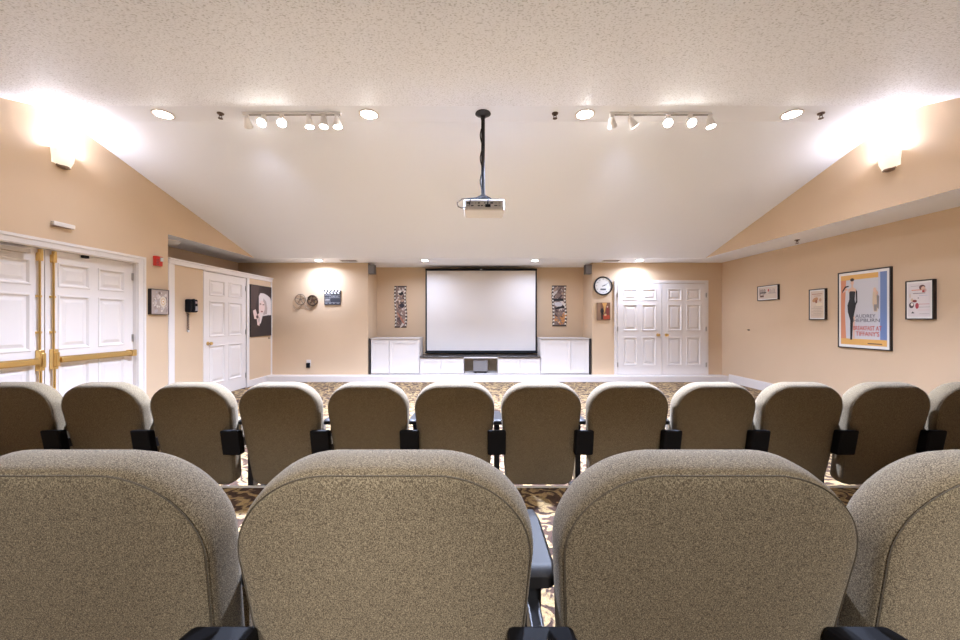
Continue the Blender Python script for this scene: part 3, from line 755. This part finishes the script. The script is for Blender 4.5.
# outlet, alarm, phone, chime, hooks, dome light
t = thing('wall_outlet', 'white wall outlet with a black plug low on the back wall', 'outlet', (-3.47, YB, EYE-.88), BW)
s = MB(); s.box((-.045, -.006, -.06), (.045, 0, .075), WHITE2); s.build('cover_plate', t, bevel=.003)
s = MB(); s.box((-.035, -.05, -.085), (.035, -.006, .015), BLACKP); s.build('plug', t, bevel=.008)
t = thing('fire_alarm', 'red fire alarm strobe high on the wall above the floral picture', 'alarm', (-WX, 4.955, EYE+.765), LW)
s = MB(); s.box((-.055, -.04, -.06), (.055, 0, .065), RED); s.build('body', t, bevel=.006)
s = MB(); s.box((.005, -.056, .0), (.050, -.04, .052), mat('strobe_lens', (.65,.66,.60), .15)); s.build('strobe', t, bevel=.006)
s = MB(); 
for i in range(4): s.box((-.045, -.042, -.045+i*.02), (-.005, -.0395, -.035+i*.02), DKR)
s.build('horn_grille', t)
t = thing('wall_phone', 'black wall phone with a hanging coiled cord on the tan partition', 'telephone', (-WX-.005, 5.515, EYE+.20), LW)
s = MB(); s.box((-.085, -.075, -.09), (.085, 0, .10), BLACKP); s.build('body', t, bevel=.018)
s = MB(); s.box((-.005, -.085, -.065), (.065, -.07, .0), mat('phone_keypad', (.35,.33,.33), .4))
s.box((.0, -.083, .04), (.06, -.07, .07), mat('pink_grey_label', (.35,.24,.24), .5)); s.build('keypad', t)
s = MB(); s.tube([(-.055, -.10, -.085), (-.058, -.118, -.04), (-.058, -.118, .05), (-.055, -.10, .095)], [.024,.018,.018,.024], BLACKP, 10); s.build('handset', t, smooth=True)
s = MB(); s.tube([(-.04 + .012*math.cos(i*1.1), -.02 + .012*math.sin(i*1.1), -.10 - i*.0042) for i in range(60)], .0045, mat('brown_cord', (.05,.025,.02), .5), 6); s.build('cord', t, smooth=True)
s = MB(); s.box((-.055, -.03, -.375), (-.025, -.015, -.345), PROJ); s.build('plug', t)
t = thing('door_chime', 'small pale horizontal box on the wall above the push-bar doors', 'chime', (-WX, 3.83, EYE+.955), LW)
s = MB(); s.box((-.10, -.04, -.022), (.10, 0, .022), mat('cream_plastic', (.72,.67,.62), .4)); s.build('body', t, bevel=.008)
s = MB(); s.box((-.102, -.036, -.026), (.06, -.004, -.020), mat('brown_grille', (.20,.13,.10), .5)); s.build('speaker_slot', t)
for loc, rz, lab in (((-WX-.005, 7.60, EYE-.36), LW, 'tiny brown hook on the partition below the portrait poster'), ((W2, 6.92, EYE-.18), RW, 'tiny brown hook alone on the tan wall below the oblong picture')):
    t = thing('wall_hook', lab, 'hook', loc, rz)
    s = MB(); s.lathe([(.016,0),(.016,.006)], REEL, axis='y', n=12); s.build('plate', t)
    s = MB(); s.tube([(0,-.004,0),(0,-.025,-.004),(0,-.035,.008)], .005, REEL, 6); s.build('prong', t)
t = thing('dome_light', 'shallow white dome light on the ceiling of the recess above the partition', 'light', (-4.56, 5.55, HS))
s = MB(); s.lathe([(.15,0),(.15,-.02),(.12,-.02)], WHITE); s.build('base', t, smooth=True)
s = MB(); s.lathe([(.14,-.018),(.12,-.05),(.07,-.07),(.0,-.075)], mat('opal_glass', (.8,.78,.74), .3)); s.build('diffuser', t, smooth=True)

# ------------------------------------------------------------------ ceiling fittings
def light(name, kind, power, loc, parent, col=(.84,.985,1.36), **kw):
    l = bpy.data.lights.new(name, kind); l.energy = power; l.color = col
    for k, v in kw.items(): setattr(l, k, v)
    o = bpy.data.objects.new(name, l); C.objects.link(o); o.parent = parent; o.location = loc
    return o
def aim(o, d): o.rotation_euler = Vector(d).to_track_quat('-Z', 'Y').to_euler()
CAN_P, CAN_B = 88, 4.5
def can(x, y, lab, group, power, size=.075):
    t = thing('recessed_light', lab, 'ceiling light', (x, y, zc(y)), 0, group)
    s = MB(); s.lathe([(size+.022,.0),(size+.022,-.006),(size+.004,-.008),(size,-.002)], WHITE, cap0=False, cap1=False); s.build('trim_ring', t, smooth=True)
    s = MB(); s.lathe([(size,-.0025),(size*.8,-.010),(size*.4,-.015),(.001,-.017)], LAMPE); s.build('lamp', t, smooth=True)
    o = light('bulb', 'AREA', power, (0,0,-.025), t, shape='DISK', size=size*2, spread=math.radians(130 if y < 5 else 160))
    return t
for x, lab in ((-3.14, 'bright round recessed ceiling light by the sconce above the push-bar doors'), (-1.10, 'bright round recessed ceiling light between the door-side light track and the projector pole'),
               (1.04, 'bright round recessed ceiling light between the projector pole and the closet-side light track'), (3.09, 'bright round recessed ceiling light by the sconce above the soffit')):
    can(x, 3.765, lab, 'ridge downlights', CAN_P if abs(x) < 2 else 3)
for x, lab in ((-3.14, 'small recessed light before the back wall, above the film reels'), (-1.07, 'small recessed light in front of the screen top, clapperboard side'),
               (1.07, 'small recessed light in front of the screen top, clock side'), (3.10, 'small recessed light before the back wall, above the closet doors')):
    can(x, 7.38, lab, 'stage downlights', CAN_B if abs(x) < 2 else 4.8, .06)

# track lights
HEAD = mat('white_track_head', (.90,.88,.86), .35)
def track(x0, x1, heads, lab, y=3.74):
    t = thing('track_light', lab, 'track light', ((x0+x1)/2, y, RZ), 0, 'track lights')
    cx = (x0+x1)/2
    s = MB(); s.box((x0-cx, -.018, -.022), (x1-cx, .018, 0), HEAD); s.box((x0-cx+.01, -.008, -.024), (x1-cx-.01, .008, -.021), mat('track_groove', (.08,.07,.07), .5)); s.build('rail', t, bevel=.003)
    for hx, d, on in heads:
        e = bpy.data.objects.new('lamp_head', None); C.objects.link(e); e.parent = t; e.location = (hx-cx, 0, -.023)
        d = Vector(d).normalized(); R = d.to_track_quat('Z', 'Y').to_matrix()
        c0 = Vector((0, 0, -.055))
        s = MB(); s.tube([(0,0,0),(0,0,-.045)], .008, HEAD, 8); s.box((-.02,-.014,-.012),(.02,.014,0), HEAD)
        s.lathe([(.014,-.035),(.024,-.025),(.030,.0),(.040,.045),(.044,.062),(.040,.064)], HEAD, c=c0, rot=R, n=20); s.build('housing', e, smooth=True)
        s = MB(); s.lathe([(.040,.0642),(.034,.067),(.001,.068)], LAMPE if on else LAMPD, c=c0, rot=R, n=20); s.build('lamp', e, smooth=True)
        o = light('bulb', 'SPOT', 40 if on else (20 if d.z > -.7 else 16), c0 + d*.085, e, spot_size=math.radians(60 if on else 78), spot_blend=1.0, shadow_soft_size=.035)
        aim(o, d)
def px2x(px, d=3.74): return (px-480)/FPX*d
track(px2x(243), px2x(341), [(px2x(247), (-.25,.85,-.62), 0), (px2x(264), (.0,-.7,-.7), 1), (px2x(282), (.35,-.7,-.75), 1), (px2x(309), (.1,.0,-1), 0), (px2x(324), (0,-.1,-1), 0), (px2x(337), (.15,-.05,-1), 0)],
      'white ceiling light track with six heads, on the side of the push-bar doors')
track(px2x(609.5), px2x(711), [(px2x(612), (.40,.80,-.62), 0), (px2x(631), (.7,.35,-.68), 0), (px2x(668), (-.33,-.7,-.75), 1), (px2x(690), (-.1,-.7,-.7), 1), (px2x(710), (.1,-.1,-1), 0)],
      'white ceiling light track with five heads, on the side of the posters')

# projector on its ceiling pole
t = thing('ceiling_projector', 'white projector hanging from a black ceiling pole in the room centre', 'projector', (.03, 3.75, RZ))
s = MB(); s.lathe([(.075,0),(.078,-.008),(.06,-.018),(.03,-.03),(.022,-.05)], METALB); s.build('ceiling_plate', t, smooth=True)
s = MB(); s.tube([(0,0,-.04),(0,0,-.84)], .019, METALB, 14); s.build('pole', t, smooth=True)
s = MB(); s.tube([(.004+.010*math.sin(i*.9)-.022, -.02, -.06-.77*i/24) for i in range(25)], .006, BLACKP, 6); s.build('pole_cable', t, smooth=True)
s = MB(); s.lathe([(.02,-.80),(.05,-.84),(.06,-.855)], METALB, n=16); s.box((-.15,-.05,-.868),(.15,.05,-.858), METALB)
for sx in (-1, 1): s.tube([(sx*.12, 0, -.865), (0, 0, -.80)], .006, METALB, 6); s.box((sx*.11-.012, -.015, -.885), (sx*.11+.012, .015, -.858), METALB)
s.build('bracket', t)
s = MB(); s.box((-.185, -.13, -.995), (.205, .16, -.885), PROJ)
pb = s.build('body', t, bevel=.018, seg=3)
s = MB(); s.lathe([(.045,-.05),(.045,0)], mat('lens_glass', (.03,.03,.05), .1), c=(.09, .12, -.94), axis='y', n=20); s.build('lens', t, smooth=True)
s = MB()
rnd = random.Random(2)
x = -.155
while x < .16:
    w_ = rnd.uniform(.012,.03); hh = rnd.uniform(.008,.016)
    for z_ in (-.925, -.95):
        if rnd.random() < .85: s.box((x, -.1325, z_-hh/2), (x+w_, -.129, z_+hh/2), mat('dark_port', (.04,.04,.045), .4) if rnd.random() < .6 else mat('grey_port', (.35,.34,.34), .4))
    x += w_ + .010
s.build('port', t)
s = MB(); s.tube([(-.01,-.03,-.83),(-.10,-.10,-.87),(-.20,-.17,-.90),(-.245,-.18,-.94),(-.235,-.18,-.975),(-.20,-.17,-.985),(-.17,-.14,-.97)], .005, BLACKP, 8)
s.tube([(.01,-.03,-.83),(-.05,-.12,-.88),(-.12,-.17,-.90),(-.13,-.14,-.945)], .005, BLACKP, 8)
s.tube([(.02,-.03,-.83),(.05,-.12,-.88),(.045,-.15,-.92),(.04,-.14,-.95)], .006, BLACKP, 8); s.build('cable', t, smooth=True)
s = MB(); s.box((.02,-.15,-.965),(.07,-.13,-.94), BLACKP); s.build('cable_plug', t, bevel=.003)

# sprinklers
BRZ = mat('tarnished_brass', (.12,.08,.06), .4, .8)
for x, y, z, lab in ((px2x(220.5,3.75), 3.75, RZ, 'tiny dark sprinkler on the ridge near the door-side light track'), (px2x(555,3.75), 3.75, RZ, 'tiny sprinkler on the ridge beside the projector pole'),
                  (px2x(821,3.75), 3.75, RZ, 'tiny dark sprinkler on the ridge near the sconce above the soffit'), (4.59, 5.5, HS, 'tiny dark sprinkler under the white soffit above the oblong picture')):
    t = thing('sprinkler', lab, 'sprinkler', (x, y, z), 0, 'sprinklers')
    s = MB(); s.lathe([(.032,0),(.030,-.008),(.012,-.010),(.010,-.025)], BRZ, n=16); s.build('escutcheon', t, smooth=True)
    s = MB(); s.tube([(-.012,0,-.02),(-.014,0,-.04),(0,0,-.05),(.014,0,-.04),(.012,0,-.02)], .003, BRZ, 6); s.lathe([(.022,-.050),(.022,-.053)], BRZ, n=12); s.build('deflector', t)

# ceiling vents
for x, lab in ((-2.55, 'dark slotted ceiling vent before the back wall near the clapperboard'), (2.55, 'dark slotted ceiling vent before the back wall near the clock')):
    t = thing('ceiling_vent', lab, 'vent', (x, 7.40, HS), 0, 'ceiling vents')
    s = MB(); s.box((-.17,-.075,-.008),(.17,.075,0), WHITE); s.build('frame', t)
    s = MB(); s.box((-.15,-.058,-.010),(.15,.058,-.008), K_)
    for i in range(6): s.box((-.15,-.05+.02*i-.003,-.014),(.15,-.05+.02*i+.003,-.009), MIDG)
    s.build('grille', t)

# wall sconces: half bowls throwing light up
BOWL = mat('lit_sconce_glass', (.80,.76,.72), .5, emit=(1,.85,.68), estr=.22); CAPB = mat('bronze_cap', (.28,.20,.15), .4, .6)
def sconce(loc, rz, lab, power=26, group='wall uplights'):
    t = thing('wall_sconce', lab, 'wall lamp', loc, rz, group)
    s = MB(); n = 20
    prof = [(.045,-.08),(.075,-.06),(.090,-.02),(.098,.04),(.100,.075)]
    outer = [[(r_*math.cos(PI*k/n), -r_*math.sin(PI*k/n), z) for k in range(n+1)] for r_, z in prof]
    inner = [[((r_-.008)*math.cos(PI*k/n), -(r_-.008)*math.sin(PI*k/n), z) for k in range(n+1)] for r_, z in reversed(prof)]
    allr = outer + inner; b = len(s.v)
    for R_ in allr: s.v += R_
    k0 = s.mi(BOWL)
    for j in range(len(allr)-1):
        for i in range(n): a = b+j*(n+1)+i; s.f.append((a, a+1, a+n+2, a+n+1)); s.m.append(k0)
    s.face(outer[0], BOWL)
    s.build('shade', t, smooth=True)
    s = MB(); s.box((-.09,-.006,-.07),(.09,0,.06), BOWL); s.build('back_plate', t)
    s = MB(); s.lathe([(.030,-.105),(.042,-.098),(.045,-.082)], CAPB, c=(0,-.02,0), n=16); s.tube([(-.06,-.02,-.085),(.06,-.02,-.085)], .010, CAPB, 8); s.build('bottom_cap', t, smooth=True)
    s = MB(); s.tube([(0,-.045,-.03),(0,-.045,.01),(0,-.045,.045),(0,-.045,.06)], [.010,.02,.02,.004], LAMPW, 12); s.build('bulb_glass', t, smooth=True)
    o = light('bulb', 'SPOT', power, (0,-.05,.07), t, col=(1,.84,.64), shadow_soft_size=.02, spot_size=math.radians(64), spot_blend=.6); aim(o, (0,.25,1))
    light('glow', 'POINT', 4.2, (0,-.05,.10), t, col=(.86,.95,1.2), shadow_soft_size=.04)
    return t
sconce((-WX, 3.83, EYE+1.63), LW, 'glowing white half-bowl uplight high on the wall above the push-bar doors')
sconce((WX, 3.90, EYE+1.63), RW, 'glowing white half-bowl uplight high on the wall above the soffit and posters')

# unseen spotlights added behind the camera to light the near row's backs
RE = []
for x in (-1.9, -.75, .35, 1.5):
    t = thing('added_spotlight', 'added unseen spotlight on the rear ceiling that lights the near chairs', 'ceiling light', (x, -1.3, HS), 0, 'added rear spotlights')
    s = MB(); s.lathe([(.05,0),(.05,-.06),(.04,-.07)], HEAD); s.build('housing', t, smooth=True)
    o = light('bulb', 'SPOT', 78, (0,0,-.09), t, col=(.95,.97,1.02), spot_size=math.radians(44), spot_blend=.6, shadow_soft_size=.06)
    aim(o, Vector((x*.97, .55, .55)) - Vector((x, -1.3, HS-.09)))
# ------------------------------------------------------------------ camera, world, colour
cam = bpy.data.cameras.new('camera'); co = bpy.data.objects.new('camera', cam); C.objects.link(co)
co.location = (0, 0, EYE); co.rotation_euler = (PI/2, 0, 0)
cam.sensor_width = 36; cam.lens = FPX/960*36; cam.clip_start = .02; cam.clip_end = 60
sc.camera = co
w = bpy.data.worlds.new('world'); sc.world = w; w.use_nodes = True
w.node_tree.nodes['Background'].inputs[0].default_value = (1, .96, .92, 1); w.node_tree.nodes['Background'].inputs[1].default_value = .3
vs = sc.view_settings
vs.view_transform = 'Standard'; vs.look = 'None'; vs.gamma = 1; vs.use_curve_mapping = False; vs.exposure = 1.84
sc.cycles.max_bounces = 10; sc.cycles.diffuse_bounces = 8; sc.cycles.sample_clamp_indirect = 6
sc.cycles.use_denoising = True
